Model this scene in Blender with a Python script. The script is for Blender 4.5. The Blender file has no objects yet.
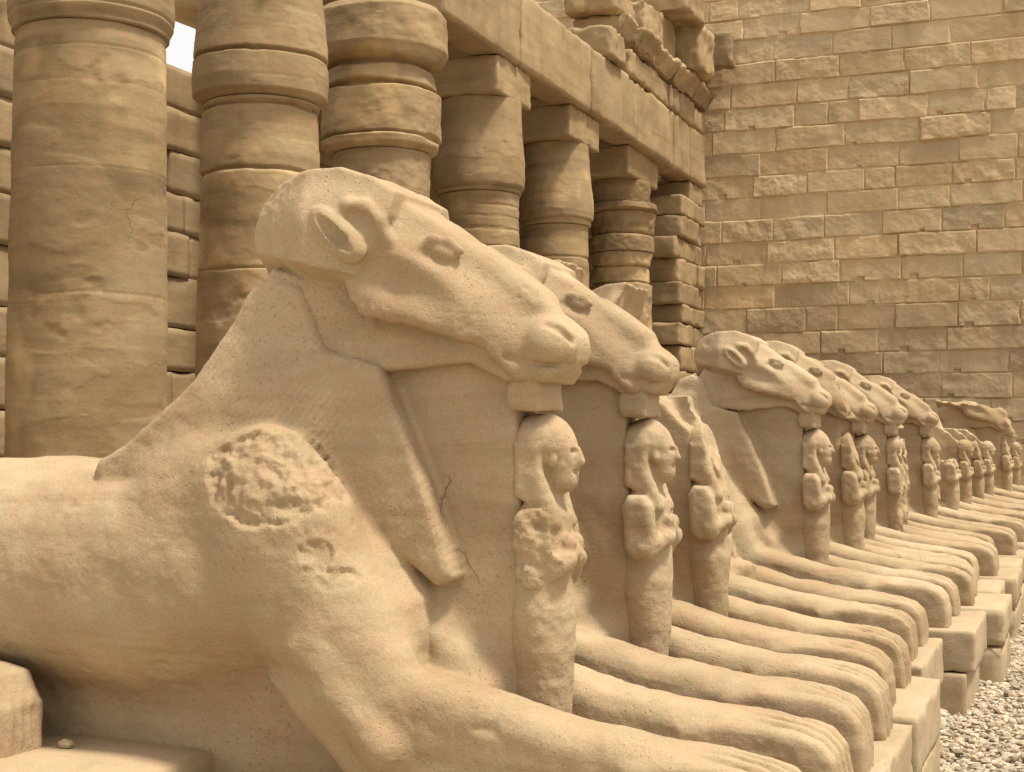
import bpy, math, random
import numpy as np
from mathutils import Vector, Matrix

R = math.radians
sc = bpy.context.scene
COL = sc.collection

# ------------------------------------------------------------------ camera, sky, sun
EYE = 1.6
YAW = 21.8
cam_d = bpy.data.cameras.new("camera")
cam = bpy.data.objects.new("camera", cam_d)
COL.objects.link(cam)
cam_d.sensor_width = 36.0
cam_d.lens = 1430.0 / 1024.0 * 36.0
cam_d.clip_start = 0.05
cam_d.clip_end = 2000.0
cam.location = (0, 0, EYE)
cam.rotation_euler = (R(90 + 2.28), 0, R(YAW))
sc.camera = cam

SUN_EL, SUN_AZ = 67.0, 6.0            # azimuth of the sun measured from +X towards -Y
world = bpy.data.worlds.new("World")
sc.world = world
world.use_nodes = True
wn, wl = world.node_tree.nodes, world.node_tree.links
wn.clear()
sky = wn.new("ShaderNodeTexSky")
sky.sky_type = 'NISHITA'
sky.sun_disc = False
sky.sun_elevation = R(SUN_EL)
sky.sun_rotation = R(90 + SUN_AZ)
sky.air_density = 1.0
sky.dust_density = 6.0
sky.ozone_density = 0.6
hs = wn.new("ShaderNodeHueSaturation")
hs.inputs["Saturation"].default_value = 0.22
bg = wn.new("ShaderNodeBackground")
bg.inputs["Strength"].default_value = 0.095
wo = wn.new("ShaderNodeOutputWorld")
wl.new(sky.outputs[0], hs.inputs["Color"])
cloud = wn.new("ShaderNodeMix"); cloud.data_type = 'RGBA'      # thin bright overcast in front of the sky
cloud.inputs[0].default_value = 0.6
cloud.inputs[7].default_value = (8.6, 8.4, 8.1, 1)
wl.new(hs.outputs[0], cloud.inputs[6])
wl.new(cloud.outputs[2], bg.inputs["Color"])
wl.new(bg.outputs[0], wo.inputs["Surface"])

sun_d = bpy.data.lights.new("sun", 'SUN')
sun_d.energy = 3.4
sun_d.angle = R(8)
sun_d.color = (1.0, 0.92, 0.80)
sun = bpy.data.objects.new("sun", sun_d)
COL.objects.link(sun)
sd = Vector((math.cos(R(SUN_EL)) * math.cos(R(SUN_AZ)), -math.cos(R(SUN_EL)) * math.sin(R(SUN_AZ)), math.sin(R(SUN_EL))))
sun.rotation_euler = (-sd).to_track_quat('-Z', 'Y').to_euler()

sc.view_settings.view_transform = 'Standard'
sc.view_settings.look = 'None'
sc.view_settings.gamma = 1.0
sc.view_settings.use_curve_mapping = False
sc.view_settings.exposure = 0.70

# ------------------------------------------------------------------ numpy noise
def _hash(ix, iy, iz, seed):
    h = (ix.astype(np.uint32) * np.uint32(374761393)) ^ (iy.astype(np.uint32) * np.uint32(668265263)) ^ \
        (iz.astype(np.uint32) * np.uint32(2246822519)) ^ np.uint32((seed * 3266489917) & 0xffffffff)
    h = (h ^ (h >> np.uint32(13))) * np.uint32(1274126177)
    h = h ^ (h >> np.uint32(16))
    return (h & np.uint32(0xffffff)).astype(np.float32) / np.float32(0xffffff) * 2 - 1

def vnoise(p, seed=0):
    f = np.floor(p)
    i = f.astype(np.int64)
    t = (p - f).astype(np.float32)
    t = t * t * t * (t * (t * 6 - 15) + 10)
    out = 0
    for dx in (0, 1):
        wx = t[:, 0] if dx else 1 - t[:, 0]
        for dy in (0, 1):
            wy = t[:, 1] if dy else 1 - t[:, 1]
            for dz in (0, 1):
                wz = t[:, 2] if dz else 1 - t[:, 2]
                out = out + wx * wy * wz * _hash(i[:, 0] + dx, i[:, 1] + dy, i[:, 2] + dz, seed)
    return out

def fbm(p, freq, octv=4, seed=0, gain=0.5):
    out, a = 0, 1.0
    for o in range(octv):
        out = out + a * vnoise(p * (freq * 2.03 ** o) + 17.3 * o, seed + o)
        a *= gain
    return out

def ridged(p, freq, octv=3, seed=0):
    out, a = 0, 1.0
    for o in range(octv):
        out = out + a * (1 - 2 * np.abs(vnoise(p * (freq * 2.1 ** o) + 9.1 * o, seed + o)))
        a *= 0.55
    return out

def sstep(a, b, x):
    t = np.clip((x - a) / (b - a), 0, 1)
    return t * t * (3 - 2 * t)

# ------------------------------------------------------------------ signed-distance modelling
def smin(a, b, k):
    if k <= 0: return np.minimum(a, b)
    h = np.clip(0.5 + 0.5 * (b - a) / k, 0, 1)
    return b + (a - b) * h - k * h * (1 - h)

class Field:
    def __init__(s, lo, hi, h):
        s.h = h
        s.ax = [np.arange(lo[i], hi[i] + h, h, dtype=np.float32) for i in range(3)]
        s.D = np.full([len(a) for a in s.ax], 1.0, dtype=np.float32)
        s.L = np.zeros(s.D.shape, dtype=np.int8)
    def sl(s, lo, hi, m):
        r = []
        for i in range(3):
            a = np.searchsorted(s.ax[i], lo[i] - m); b = np.searchsorted(s.ax[i], hi[i] + m)
            r.append(slice(max(a, 0), max(b, 0)))
        x, y, z = (s.ax[i][r[i]] for i in range(3))
        return tuple(r), x[:, None, None], y[None, :, None], z[None, None, :]
    def put(s, r, d, k, lab, op):
        D = s.D[r]
        if op == 'add':
            s.L[r] = np.where(d < D, lab, s.L[r])
            s.D[r] = smin(D, d, k)
        else:
            s.D[r] = -smin(-D, d, k)
    # every primitive may be mirrored over y (sym)
    def ell(s, c, rad, tilt=0, k=0.05, lab=0, op='add', sym=True):
        m = max(rad); c = np.array(c, dtype=np.float32)
        ylo, yhi = (-abs(c[1]) - m, abs(c[1]) + m) if sym else (c[1] - m, c[1] + m)
        r, x, y, z = s.sl((c[0] - m, ylo, c[2] - m), (c[0] + m, yhi, c[2] + m), k + 3 * s.h)
        if sym: y = np.abs(y)
        X, Y, Z = x - c[0], y - c[1], z - c[2]
        ca, sa = math.cos(R(tilt)), math.sin(R(tilt))
        X, Z = X * ca + Z * sa, -X * sa + Z * ca
        k0 = np.sqrt((X / rad[0]) ** 2 + (Y / rad[1]) ** 2 + (Z / rad[2]) ** 2)
        k1 = np.sqrt((X / rad[0] ** 2) ** 2 + (Y / rad[1] ** 2) ** 2 + (Z / rad[2] ** 2) ** 2) + 1e-6
        s.put(r, k0 * (k0 - 1) / k1, k, lab, op)
    def cone(s, a, b, r1, r2, k=0.05, lab=0, op='add', sym=True, ys=1.0):
        m = max(r1, r2)
        a = np.array(a, dtype=np.float32); b = np.array(b, dtype=np.float32)
        lo = np.minimum(a, b) - m; hi = np.maximum(a, b) + m
        if sym: hi[1] = max(abs(lo[1]), abs(hi[1])); lo[1] = -hi[1]
        r, x, y, z = s.sl(lo, hi, k + 3 * s.h)
        if sym: y = np.abs(y)
        ba = b - a
        X, Y, Z = x - a[0], y - a[1], z - a[2]
        t = np.clip((X * ba[0] + Y * ba[1] + Z * ba[2]) / max(float(ba @ ba), 1e-9), 0, 1)
        d = np.sqrt((X - t * ba[0]) ** 2 + ((Y - t * ba[1]) / ys) ** 2 + (Z - t * ba[2]) ** 2) - (r1 + (r2 - r1) * t)
        s.put(r, d, k, lab, op)
    def chain(s, pts, rad, **kw):
        for p, q in zip(pts[:-1], pts[1:]): s.cone(p, q, rad, rad, **kw)
    def prof(s, poly, w, rnd, yc=0.0, k=0.05, lab=0, op='add'):
        """side profile (x,z) extruded to a half width w (number or function of x,z) around +-yc, edges rounded"""
        P = np.array(poly, dtype=np.float32)
        wm = 0.6
        r, x, y, z = s.sl((P[:, 0].min(), -yc - wm, P[:, 1].min()), (P[:, 0].max(), yc + wm, P[:, 1].max()), k + 3 * s.h)
        X, Z = x[:, 0, :], z[:, 0, :]
        X, Z = np.broadcast_arrays(X, Z)
        d = np.full(X.shape, 1e9, dtype=np.float32); ins = np.zeros(X.shape, dtype=bool)
        for i in range(len(P)):
            p, q = P[i], P[(i + 1) % len(P)]
            e = q - p
            t = np.clip(((X - p[0]) * e[0] + (Z - p[1]) * e[1]) / (e @ e), 0, 1)
            d = np.minimum(d, (X - p[0] - t * e[0]) ** 2 + (Z - p[1] - t * e[1]) ** 2)
            c = ((p[1] > Z) != (q[1] > Z)) & (X < (q[0] - p[0]) * (Z - p[1]) / (q[1] - p[1] + 1e-12) + p[0])
            ins ^= c
        d2 = (np.sqrt(d) * np.where(ins, -1, 1) + rnd)[:, None, :]
        W = w(X, Z)[:, None, :] if callable(w) else w
        dy = (np.abs(np.abs(y) - yc) if yc else np.abs(y)) - (W - rnd)
        dd = np.sqrt(np.maximum(d2, 0) ** 2 + np.maximum(dy, 0) ** 2) + np.minimum(np.maximum(d2, dy), 0) - rnd
        s.put(r, dd.astype(np.float32), k, lab, op)
    def obox(s, a, b, half, y0, y1, rnd=0.015, k=0.01, lab=0, op='add'):
        """bar from a to b in the x-z plane, half = half breadth, between |y| = y0..y1"""
        a = np.array(a); b = np.array(b); t = (b - a) / np.linalg.norm(b - a); n = np.array((-t[1], t[0])) * half
        s.prof([a - n, b - n, b + n, a + n], (y1 - y0) / 2, rnd, yc=(y0 + y1) / 2, k=k, lab=lab, op=op)
    def cut(s, fn):
        x, y, z = s.ax
        g = np.stack(np.meshgrid(x, y, z, indexing='ij'), -1).reshape(-1, 3)
        near = np.abs(s.D.reshape(-1)) < 0.35
        d = s.D.reshape(-1)
        d[near] = np.maximum(d[near], fn(g[near]))
        d[~near & (d < 0)] = np.maximum(d[~near & (d < 0)], fn(g[~near & (d < 0)]))
    def mesh(s):
        D = s.D
        D[0] = D[-1] = 1; D[:, 0] = D[:, -1] = 1; D[:, :, 0] = D[:, :, -1] = 1
        S = D < 0
        n = np.array(D.shape)
        cnt = np.zeros(n - 1, dtype=np.int8)
        for dx in (0, 1):
            for dy in (0, 1):
                for dz in (0, 1):
                    cnt += S[dx:n[0] - 1 + dx, dy:n[1] - 1 + dy, dz:n[2] - 1 + dz]
        act = np.argwhere((cnt > 0) & (cnt < 8))
        idx = np.full(cnt.shape, -1, dtype=np.int64)
        idx[act[:, 0], act[:, 1], act[:, 2]] = np.arange(len(act))
        acc = np.zeros((len(act), 3)); num = np.zeros(len(act))
        cs = [(a, b, c) for a in (0, 1) for b in (0, 1) for c in (0, 1)]
        val = {c: D[act[:, 0] + c[0], act[:, 1] + c[1], act[:, 2] + c[2]] for c in cs}
        for c in cs:
            for ax in range(3):
                if c[ax] == 0:
                    e = list(c); e[ax] = 1; e = tuple(e)
                    a, b = val[c], val[e]
                    m = (a < 0) != (b < 0)
                    t = np.where(m, a / np.where(m, a - b, 1), 0)
                    p = np.array(c, dtype=float)[None] + np.zeros((len(act), 3)); p[:, ax] = t
                    acc[m] += p[m]; num[m] += 1
        V = (acc / num[:, None] + act) * s.h + np.array([a[0] for a in s.ax])
        F = []
        for ax in range(3):
            sl0 = [slice(None)] * 3; sl1 = [slice(None)] * 3
            sl0[ax] = slice(0, -1); sl1[ax] = slice(1, None)
            A, B = S[tuple(sl0)], S[tuple(sl1)]
            for flip in (False, True):
                e = np.argwhere((A & ~B) if not flip else (~A & B))
                u, v = [(1, 2), (2, 0), (0, 1)][ax]
                q = []
                for du, dv in ((-1, -1), (0, -1), (0, 0), (-1, 0)):
                    c = e.copy(); c[:, u] += du; c[:, v] += dv
                    q.append(idx[c[:, 0], c[:, 1], c[:, 2]])
                q = np.stack(q, 1)
                F.append(q[:, ::-1] if flip else q)
        F = np.concatenate(F)
        g = np.clip(act, 0, n - 1)
        return V, F, s.L[g[:, 0], g[:, 1], g[:, 2]]

def normals(V, F):
    n = np.cross(V[F[:, 2]] - V[F[:, 0]], V[F[:, 3]] - V[F[:, 1]])
    N = np.zeros_like(V)
    for i in range(4): np.add.at(N, F[:, i], n)
    return N / (np.linalg.norm(N, axis=1, keepdims=True) + 1e-12)

def to_mesh(name, V, F, mat, N=None, smooth=True, tint=None):
    me = bpy.data.meshes.new(name)
    me.vertices.add(len(V)); me.vertices.foreach_set("co", np.asarray(V, dtype=np.float32).ravel())
    k = F.shape[1]
    me.loops.add(F.size); me.loops.foreach_set("vertex_index", F.astype(np.int32).ravel())
    me.polygons.add(len(F))
    me.polygons.foreach_set("loop_start", np.arange(0, F.size, k, dtype=np.int32))
    me.update(calc_edges=True)
    me.validate()
    me.polygons.foreach_set("use_smooth", np.full(len(me.polygons), smooth))
    if tint is not None:
        at = me.attributes.new("tint", 'FLOAT_COLOR', 'POINT')
        at.data.foreach_set("color", np.concatenate([tint, np.ones((len(V), 1))], 1).astype(np.float32).ravel())
    if N is not None: me.normals_split_custom_set_from_vertices(N.astype(np.float32).tolist())
    me.materials.append(mat)
    return me

def submesh(name, V, F, N, sel, mat):
    f = F[sel]
    u, inv = np.unique(f, return_inverse=True)
    return to_mesh(name, V[u], inv.reshape(f.shape), mat, N[u])

# ------------------------------------------------------------------ objects
_rc = random.Random(5)
def link(name, data, parent=None, loc=(0, 0, 0), rz=0.0):
    o = bpy.data.objects.new(name, data); COL.objects.link(o)
    o.location = loc; o.rotation_euler = (0, 0, rz)
    o.color = parent.color if parent else (1, 1, 1, _rc.random())
    if parent: o.parent = parent
    return o
def tag(o, label, cat, group=None):
    o["label"] = label; o["category"] = cat
    if group: o["group"] = group
    return o
def thing(name, label, cat, loc=(0, 0, 0), rz=0.0, group=None):
    return tag(link(name, None, None, loc, rz), label, cat, group)

# ------------------------------------------------------------------ sandstone
def stone(name, c1, c2, c3, strata=0.35, fine=1.0, pits=1.0, grain=1.0, tint=False, scale=1.0, streak=0.0, ribs=0.0):
    m = bpy.data.materials.new(name); m.use_nodes = True
    n, l = m.node_tree.nodes, m.node_tree.links
    n.clear()
    out = n.new("ShaderNodeOutputMaterial"); b = n.new("ShaderNodeBsdfPrincipled")
    l.new(b.outputs[0], out.inputs[0])
    b.inputs["Roughness"].default_value = 0.93
    b.inputs["Specular IOR Level"].default_value = 0.12
    tc = n.new("ShaderNodeTexCoord"); oi = n.new("ShaderNodeObjectInfo")
    mul = n.new("ShaderNodeMath"); mul.operation = 'MULTIPLY'; mul.inputs[1].default_value = 37.0
    l.new(oi.outputs["Alpha"], mul.inputs[0])
    add = n.new("ShaderNodeVectorMath"); add.operation = 'ADD'
    l.new(tc.outputs["Object"], add.inputs[0]); l.new(mul.outputs[0], add.inputs[1])
    P = add.outputs[0]
    def noise(sc_, det=5, rough=0.6, vec=None, dist=0.0):
        t = n.new("ShaderNodeTexNoise"); t.inputs["Scale"].default_value = sc_ * scale
        t.inputs["Detail"].default_value = det; t.inputs["Roughness"].default_value = rough
        t.inputs["Distortion"].default_value = dist
        l.new(vec or P, t.inputs["Vector"]); return t.outputs["Fac"]
    def rng(v, a, b_, c=0.0, d=1.0, smooth=True):
        t = n.new("ShaderNodeMapRange"); t.inputs[1].default_value = a; t.inputs[2].default_value = b_
        t.inputs[3].default_value = c; t.inputs[4].default_value = d
        if smooth: t.interpolation_type = 'SMOOTHSTEP'
        l.new(v, t.inputs[0]); return t.outputs[0]
    def mix(f, a, b_, mode='MIX'):
        t = n.new("ShaderNodeMix"); t.data_type = 'RGBA'; t.blend_type = mode
        if isinstance(f, float): t.inputs[0].default_value = f
        else: l.new(f, t.inputs[0])
        for s_, v in ((t.inputs[6], a), (t.inputs[7], b_)):
            if isinstance(v, tuple): s_.default_value = (*v, 1)
            else: l.new(v, s_)
        return t.outputs[2]
    def math_(op, a, b_):
        t = n.new("ShaderNodeMath"); t.operation = op
        for i, v in enumerate((a, b_)):
            if isinstance(v, (int, float)): t.inputs[i].default_value = v
            else: l.new(v, t.inputs[i])
        return t.outputs[0]
    mp = n.new("ShaderNodeMapping"); mp.inputs["Scale"].default_value = (0.5, 0.5, 5.0)
    mp.inputs["Rotation"].default_value = (0.06, 0.04, 0)
    l.new(P, mp.inputs["Vector"])
    col = mix(rng(noise(1.1, 6, 0.62), 0.32, 0.68), c1, c2)
    st = noise(1.6, 5, 0.6, mp.outputs[0], 0.6)
    col = mix(math_('MULTIPLY', rng(st, 0.42, 0.75), strata), col, c3)
    blot = noise(5.5, 6, 0.7)
    col = mix(rng(blot, 0.56, 0.78, 0, 0.45), col, c3)
    sp = noise(150, 4, 0.75)
    col = mix(1.0, col, mix(rng(sp, 0.3, 0.7), (0.87, 0.855, 0.84), (1.10, 1.10, 1.10)), 'MULTIPLY')
    if streak:
        m2 = n.new("ShaderNodeMapping"); m2.inputs["Scale"].default_value = (3.0, 3.0, 0.25)
        l.new(P, m2.inputs["Vector"])
        col = mix(math_('MULTIPLY', rng(noise(1.8, 4, 0.6, m2.outputs[0]), 0.5, 0.75), streak), col, (c1[0] * 0.6, c1[1] * 0.58, c1[2] * 0.55))
    hue = noise(9, 4, 0.65)      # iron-pink and ochre patches
    col = mix(1.0, col, mix(rng(hue, 0.36, 0.64), (1.03, 0.975, 0.94), (0.97, 1.005, 0.95)), 'MULTIPLY')
    # pits: small sharp holes in patches
    vo = n.new("ShaderNodeTexVoronoi"); vo.inputs["Scale"].default_value = 52 * scale
    vo.inputs["Randomness"].default_value = 1.0
    wv = n.new("ShaderNodeVectorMath"); wv.operation = 'ADD'
    nz = n.new("ShaderNodeTexNoise"); nz.inputs["Scale"].default_value = 40 * scale
    l.new(P, nz.inputs["Vector"])
    sc2 = n.new("ShaderNodeVectorMath"); sc2.operation = 'SCALE'; sc2.inputs["Scale"].default_value = 0.03 / scale
    l.new(nz.outputs["Color"], sc2.inputs[0])
    l.new(P, wv.inputs[0]); l.new(sc2.outputs[0], wv.inputs[1])
    l.new(wv.outputs[0], vo.inputs["Vector"])
    mask = rng(noise(2.6, 4, 0.6), 0.47, 0.62)
    mask = math_('MAXIMUM', mask, 0.2)
    pit = math_('MULTIPLY', rng(vo.outputs["Distance"], 0.0, 0.26, 1.0, 0.0), mask)
    ce = n.new("ShaderNodeTexVoronoi"); ce.feature = 'DISTANCE_TO_EDGE'; ce.inputs["Scale"].default_value = 0.75 * scale
    nz2 = n.new("ShaderNodeTexNoise"); nz2.inputs["Scale"].default_value = 3.5 * scale; nz2.inputs["Detail"].default_value = 6
    l.new(P, nz2.inputs["Vector"])
    sc3 = n.new("ShaderNodeVectorMath"); sc3.operation = 'SCALE'; sc3.inputs["Scale"].default_value = 0.45 / scale
    l.new(nz2.outputs["Color"], sc3.inputs[0])
    wv2 = n.new("ShaderNodeVectorMath"); wv2.operation = 'ADD'; l.new(P, wv2.inputs[0]); l.new(sc3.outputs[0], wv2.inputs[1])
    l.new(wv2.outputs[0], ce.inputs["Vector"])
    crack = math_('MULTIPLY', rng(ce.outputs["Distance"], 0.0, 0.0035, 1.0, 0.0), rng(noise(1.3, 3, 0.6), 0.60, 0.68))
    col = mix(math_('MULTIPLY', crack, 0.35), col, (0.10, 0.065, 0.035))
    # scratches and scuffs: pale bruises with their own outline
    bru = rng(noise(16, 5, 0.75), 0.66, 0.70)
    col = mix(math_('MULTIPLY', bru, 0.28), col, (min(c2[0] * 1.35, 0.8), min(c2[1] * 1.4, 0.8), min(c2[2] * 1.5, 0.8)))
    if tint:
        at = n.new("ShaderNodeAttribute"); at.attribute_name = "tint"
        col = mix(1.0, col, at.outputs["Color"], 'MULTIPLY')
    col = mix(1.0, col, oi.outputs["Color"], 'MULTIPLY')
    l.new(col, b.inputs["Base Color"])
    h = math_('MULTIPLY', noise(11, 6, 0.62), 0.006 * fine / scale)
    h = math_('ADD', h, math_('MULTIPLY', noise(90, 4, 0.7), 0.0013 * grain / scale))
    h = math_('ADD', h, math_('MULTIPLY', st, 0.006 * strata / scale))
    h = math_('SUBTRACT', h, math_('MULTIPLY', pit, 0.0036 * pits / scale))
    h = math_('SUBTRACT', h, math_('MULTIPLY', crack, 0.004 / scale))
    h = math_('SUBTRACT', h, math_('MULTIPLY', bru, 0.0012 / scale))
    if ribs:        # fleece lines chiselled down the mane
        dp = n.new("ShaderNodeVectorMath"); dp.operation = 'DOT_PRODUCT'; dp.inputs[1].default_value = (0.83, 0.0, -0.56)
        l.new(tc.outputs["Object"], dp.inputs[0])
        wob = math_('ADD', math_('MULTIPLY', dp.outputs["Value"], 300.0), math_('MULTIPLY', noise(3.0, 3, 0.6), 9.0))
        rb = math_('MULTIPLY', math_('SINE', wob, 0.0), rng(noise(2.2, 4, 0.65), 0.40, 0.62, 0.15, 1.0))
        h = math_('ADD', h, math_('MULTIPLY', rb, 0.0016 * ribs))
    bp = n.new("ShaderNodeBump"); bp.inputs["Strength"].default_value = 1.0; bp.inputs["Distance"].default_value = 1.0
    l.new(h, bp.inputs["Height"]); l.new(bp.outputs[0], b.inputs["Normal"])
    return m

M_SPH = stone("sphinx_sandstone", (0.322, 0.232, 0.141), (0.415, 0.318, 0.206), (0.255, 0.167, 0.090), strata=0.55, fine=1.35)
M_MANE = stone("mane_sandstone", (0.322, 0.232, 0.141), (0.415, 0.318, 0.206), (0.255, 0.167, 0.090), strata=0.45, fine=1.35, ribs=0.6)
M_COL = stone("column_sandstone", (0.262, 0.184, 0.100), (0.355, 0.262, 0.154), (0.185, 0.125, 0.066), strata=0.5, tint=True, streak=0.25, scale=0.7)
M_WALL = stone("wall_sandstone", (0.43, 0.315, 0.187), (0.48, 0.362, 0.225), (0.33, 0.236, 0.135), strata=0.35, tint=True, streak=0.35, scale=0.5)
M_PLINTH = stone("plinth_sandstone", (0.335, 0.255, 0.160), (0.41, 0.32, 0.212), (0.26, 0.186, 0.108), strata=0.3)
M_GRAVEL = stone("gravel_stone", (0.42, 0.345, 0.25), (0.52, 0.44, 0.34), (0.32, 0.25, 0.17), strata=0.2, tint=True)

# ------------------------------------------------------------------ ram sphinx: body
def wfun(tab):
    a = np.array(tab); return lambda q: np.interp(q, a[:, 0], a[:, 1])

def make_body(seed, h, patch=False, breakage=None, msc=1.0):
    f = Field((-3.05, -0.68, -0.06), (0.98, 0.68, 1.98), h)
    BODY, MANE, LEG, HIND = 0, 1, 2, 3
    f.prof([(-2.98, 0.45), (-2.93, 0.80), (-2.7, 0.98), (-2.3, 1.03), (-1.95, 1.045), (-1.5, 1.03), (-1.0, 1.04), (-0.62, 0.98),
            (-0.36, 0.62), (-0.36, 0.42), (-0.8, 0.36), (-1.3, 0.26), (-1.9, 0.30), (-2.9, 0.25)], 0.45, 0.34, k=0.0, lab=BODY)
    f.prof([(-2.93, -0.05), (-2.93, 0.5), (-0.62, 0.5), (-0.48, 0.28), (-0.42, -0.05)], 0.22, 0.05, k=0.08, lab=BODY)
    # shoulder and upper arm
    f.cone((-0.60, 0.43, 0.52), (-0.36, 0.42, 0.22), 0.035, 0.05, k=0.06, lab=BODY)
    # haunch and hind foot
    f.ell((-2.45, 0.30, 0.53), (0.50, 0.22, 0.50), k=0.12, lab=HIND)
    f.cone((-2.3, 0.44, 0.30), (-2.0, 0.46, 0.22), 0.2, 0.16, k=0.12, lab=HIND)
    f.prof([(-2.6, 0.0), (-2.6, 0.35), (-1.8, 0.41), (-1.62, 0.38), (-1.56, 0.28), (-1.56, 0.0)], 0.11, 0.05, yc=0.50, k=0.06, lab=HIND)
    for yy in (0.455, 0.50, 0.545):
        f.cone((-1.555, yy, 0.36), (-1.555, yy, 0.0), 0.012, 0.012, k=0.012, op='sub')
    # support slab between chest and figure
    f.prof([(-0.8, -0.05), (-0.8, 1.38), (-0.30, 1.37), (-0.08, 1.33), (-0.055, -0.05)], 0.085, 0.015, k=0.02, lab=BODY)
    f.prof([(-0.75, 0.2), (-0.75, 0.95), (-0.48, 0.80), (-0.27, 0.50), (-0.14, 0.38), (-0.12, 0.2)], 0.17, 0.05, k=0.10, lab=BODY)
    # mane cape, running forward into the lappet that ends beside the figure
    def wm(X, Z):
        back = np.interp(Z, [0.7, 1.0, 1.2, 1.45, 1.7, 2.0], [0.30, 0.29, 0.26, 0.205, 0.19, 0.19])
        front = np.interp(Z, [0.7, 1.0, 1.3, 1.5, 1.75, 2.0], [0.178, 0.182, 0.185, 0.188, 0.19, 0.19])
        t = sstep(-0.85, -0.55, X)
        return back * (1 - t) + front * t
    mp = [(-0.86, 1.64), (-0.955, 1.60), (-1.02, 1.494), (-1.15, 1.304), (-1.27, 1.185), (-1.38, 1.10), (-1.48, 1.045), (-1.50, 1.0), (-1.46, 0.95), (-1.0, 0.80), (-0.66, 0.90),
          (-0.310, 0.668), (-0.245, 0.690), (-0.345, 0.98), (-0.500, 1.345), (-0.69, 1.395), (-0.77, 1.60)]
    if msc != 1.0: mp = [(px if pz < 1.1 else -0.4 + (px + 0.4) * (1 - (1 - msc) * min(1, (pz - 1.1) / 0.4)), pz if pz < 1.1 else 1.1 + (pz - 1.1) * msc) for px, pz in mp]
    f.prof(mp, wm, 0.030, k=0.012, lab=MANE)
    # shoulder and upper arm over the cape
    f.ell((-0.79, 0.30, 0.80), (0.27, 0.17, 0.370), tilt=14, k=0.035, lab=BODY)
    f.ell((-1.02, 0.25, 0.93), (0.28, 0.15, 0.18), tilt=-6, k=0.09, lab=BODY)
    f.cone((-0.76, 0.30, 0.80), (-0.48, 0.31, 0.42), 0.23, 0.17, k=0.07, lab=BODY, ys=0.75)
    f.cone((-0.72, 0.36, 0.55), (-0.56, 0.36, 0.36), 0.08, 0.085, k=0.07, lab=BODY)
    f.cone((-0.63, 0.440, 0.50), (-0.40, 0.425, 0.24), 0.022, 0.035, k=0.04, lab=BODY)
    # forelegs
    f.prof([(-0.46, 0.0), (-0.50, 0.12), (-0.66, 0.26), (-0.78, 0.40), (-0.55, 0.44), (-0.30, 0.425), (-0.08, 0.385), (0.12, 0.33), (0.35, 0.292), (0.50, 0.268), (0.62, 0.25), (0.72, 0.22),
            (0.79, 0.17), (0.82, 0.10), (0.82, 0.0)], lambda X, Z: 0.125 + 0.0 * X, 0.075, yc=0.29, k=0.06, lab=LEG)
    f.prof([(-0.4, -0.03), (-0.4, 0.12), (0.5, 0.10), (0.82, 0.08), (0.82, -0.03)], 0.115, 0.03, yc=0.29, k=0.03, lab=LEG)
    f.prof([(0.30, 0.0), (0.36, 0.22), (0.50, 0.255), (0.60, 0.250), (0.71, 0.238), (0.785, 0.215), (0.828, 0.168), (0.840, 0.08), (0.840, -0.02)], 0.144, 0.028, yc=0.29, k=0.05, lab=LEG)
    for yy in (0.218, 0.29, 0.362):
        f.chain([(0.56, yy, 0.278), (0.66, yy, 0.246), (0.71, yy, 0.240), (0.785, yy, 0.217), (0.831, yy, 0.168), (0.844, yy, 0.08), (0.842, yy, 0.0)], 0.021, k=0.010, op='sub')
    x, y, z = f.ax
    if breakage == 'front':      # front of the neck and chest snapped off
        def fn(p):
            q = fbm(p, 6, 4, seed + 5) * 0.045 + ridged(p, 16, 2, seed + 9) * 0.012
            d1 = np.minimum(p[:, 0] + 0.38 + 0.25 * (p[:, 2] - 1.3), p[:, 2] - 0.42 + 0.2 * p[:, 0]) + q
            return np.maximum(d1 * 0.8, (p[:, 2] - 1.46 + 0.6 * np.minimum(p[:, 0] + 0.6, 0)) * 0.7 + q)
        f.cut(fn)
    if breakage == 'corner':     # top corner of the slab lost
        def fn(p):
            return np.minimum(p[:, 0] + 0.45, (p[:, 2] - 1.13 + 0.9 * (p[:, 0] + 0.05)) * 0.74 + fbm(p, 8, 4, seed + 5) * 0.022)
        f.cut(fn)
    V, F, L = f.mesh()
    N = normals(V, F)
    d = fbm(V, 2.2, 3, seed) * 0.009 + fbm(V, 9, 5, seed + 40, 0.55) * 0.0042
    chip = np.clip(fbm(V, 6, 4, seed + 70) - 0.85, 0, 1) * 0.02
    d = d - chip
    if patch:
        # big rough patch at the top of the near shoulder, smaller ones below it
        for (cx, cz, rx, rz, dep, amp) in ((-0.755, 1.00, 0.235, 0.150, 0.012, 0.013), (-0.575, 0.77, 0.045, 0.05, 0.006, 0.010), (-0.51, 0.70, 0.055, 0.035, 0.004, 0.006), (-0.60, 0.84, 0.07, 0.02, 0.004, 0.006)):
            e = ((V[:, 0] - cx) / rx) ** 2 + ((V[:, 2] - cz) / rz) ** 2
            e = np.sqrt(e) + 0.16 * fbm(V, 9, 3, seed + 3)
            m = sstep(1.0, 0.93, e) * (V[:, 1] < -0.2) * (L != MANE)
            d = d - m * (dep - amp * (np.tanh(4 * fbm(V * np.array((1.0, 1.0, 1.5)), 11, 3, seed + 4)) * 0.45 + fbm(V * np.array((1.2, 1.0, 0.9)), 24, 3, seed + 6, 0.7) * 0.6))
    V = V + N * d[:, None]
    N = normals(V, F)
    fl = np.max(L[F], axis=1)
    cy = V[F][:, :, 1].mean(1)
    parts = []
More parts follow.
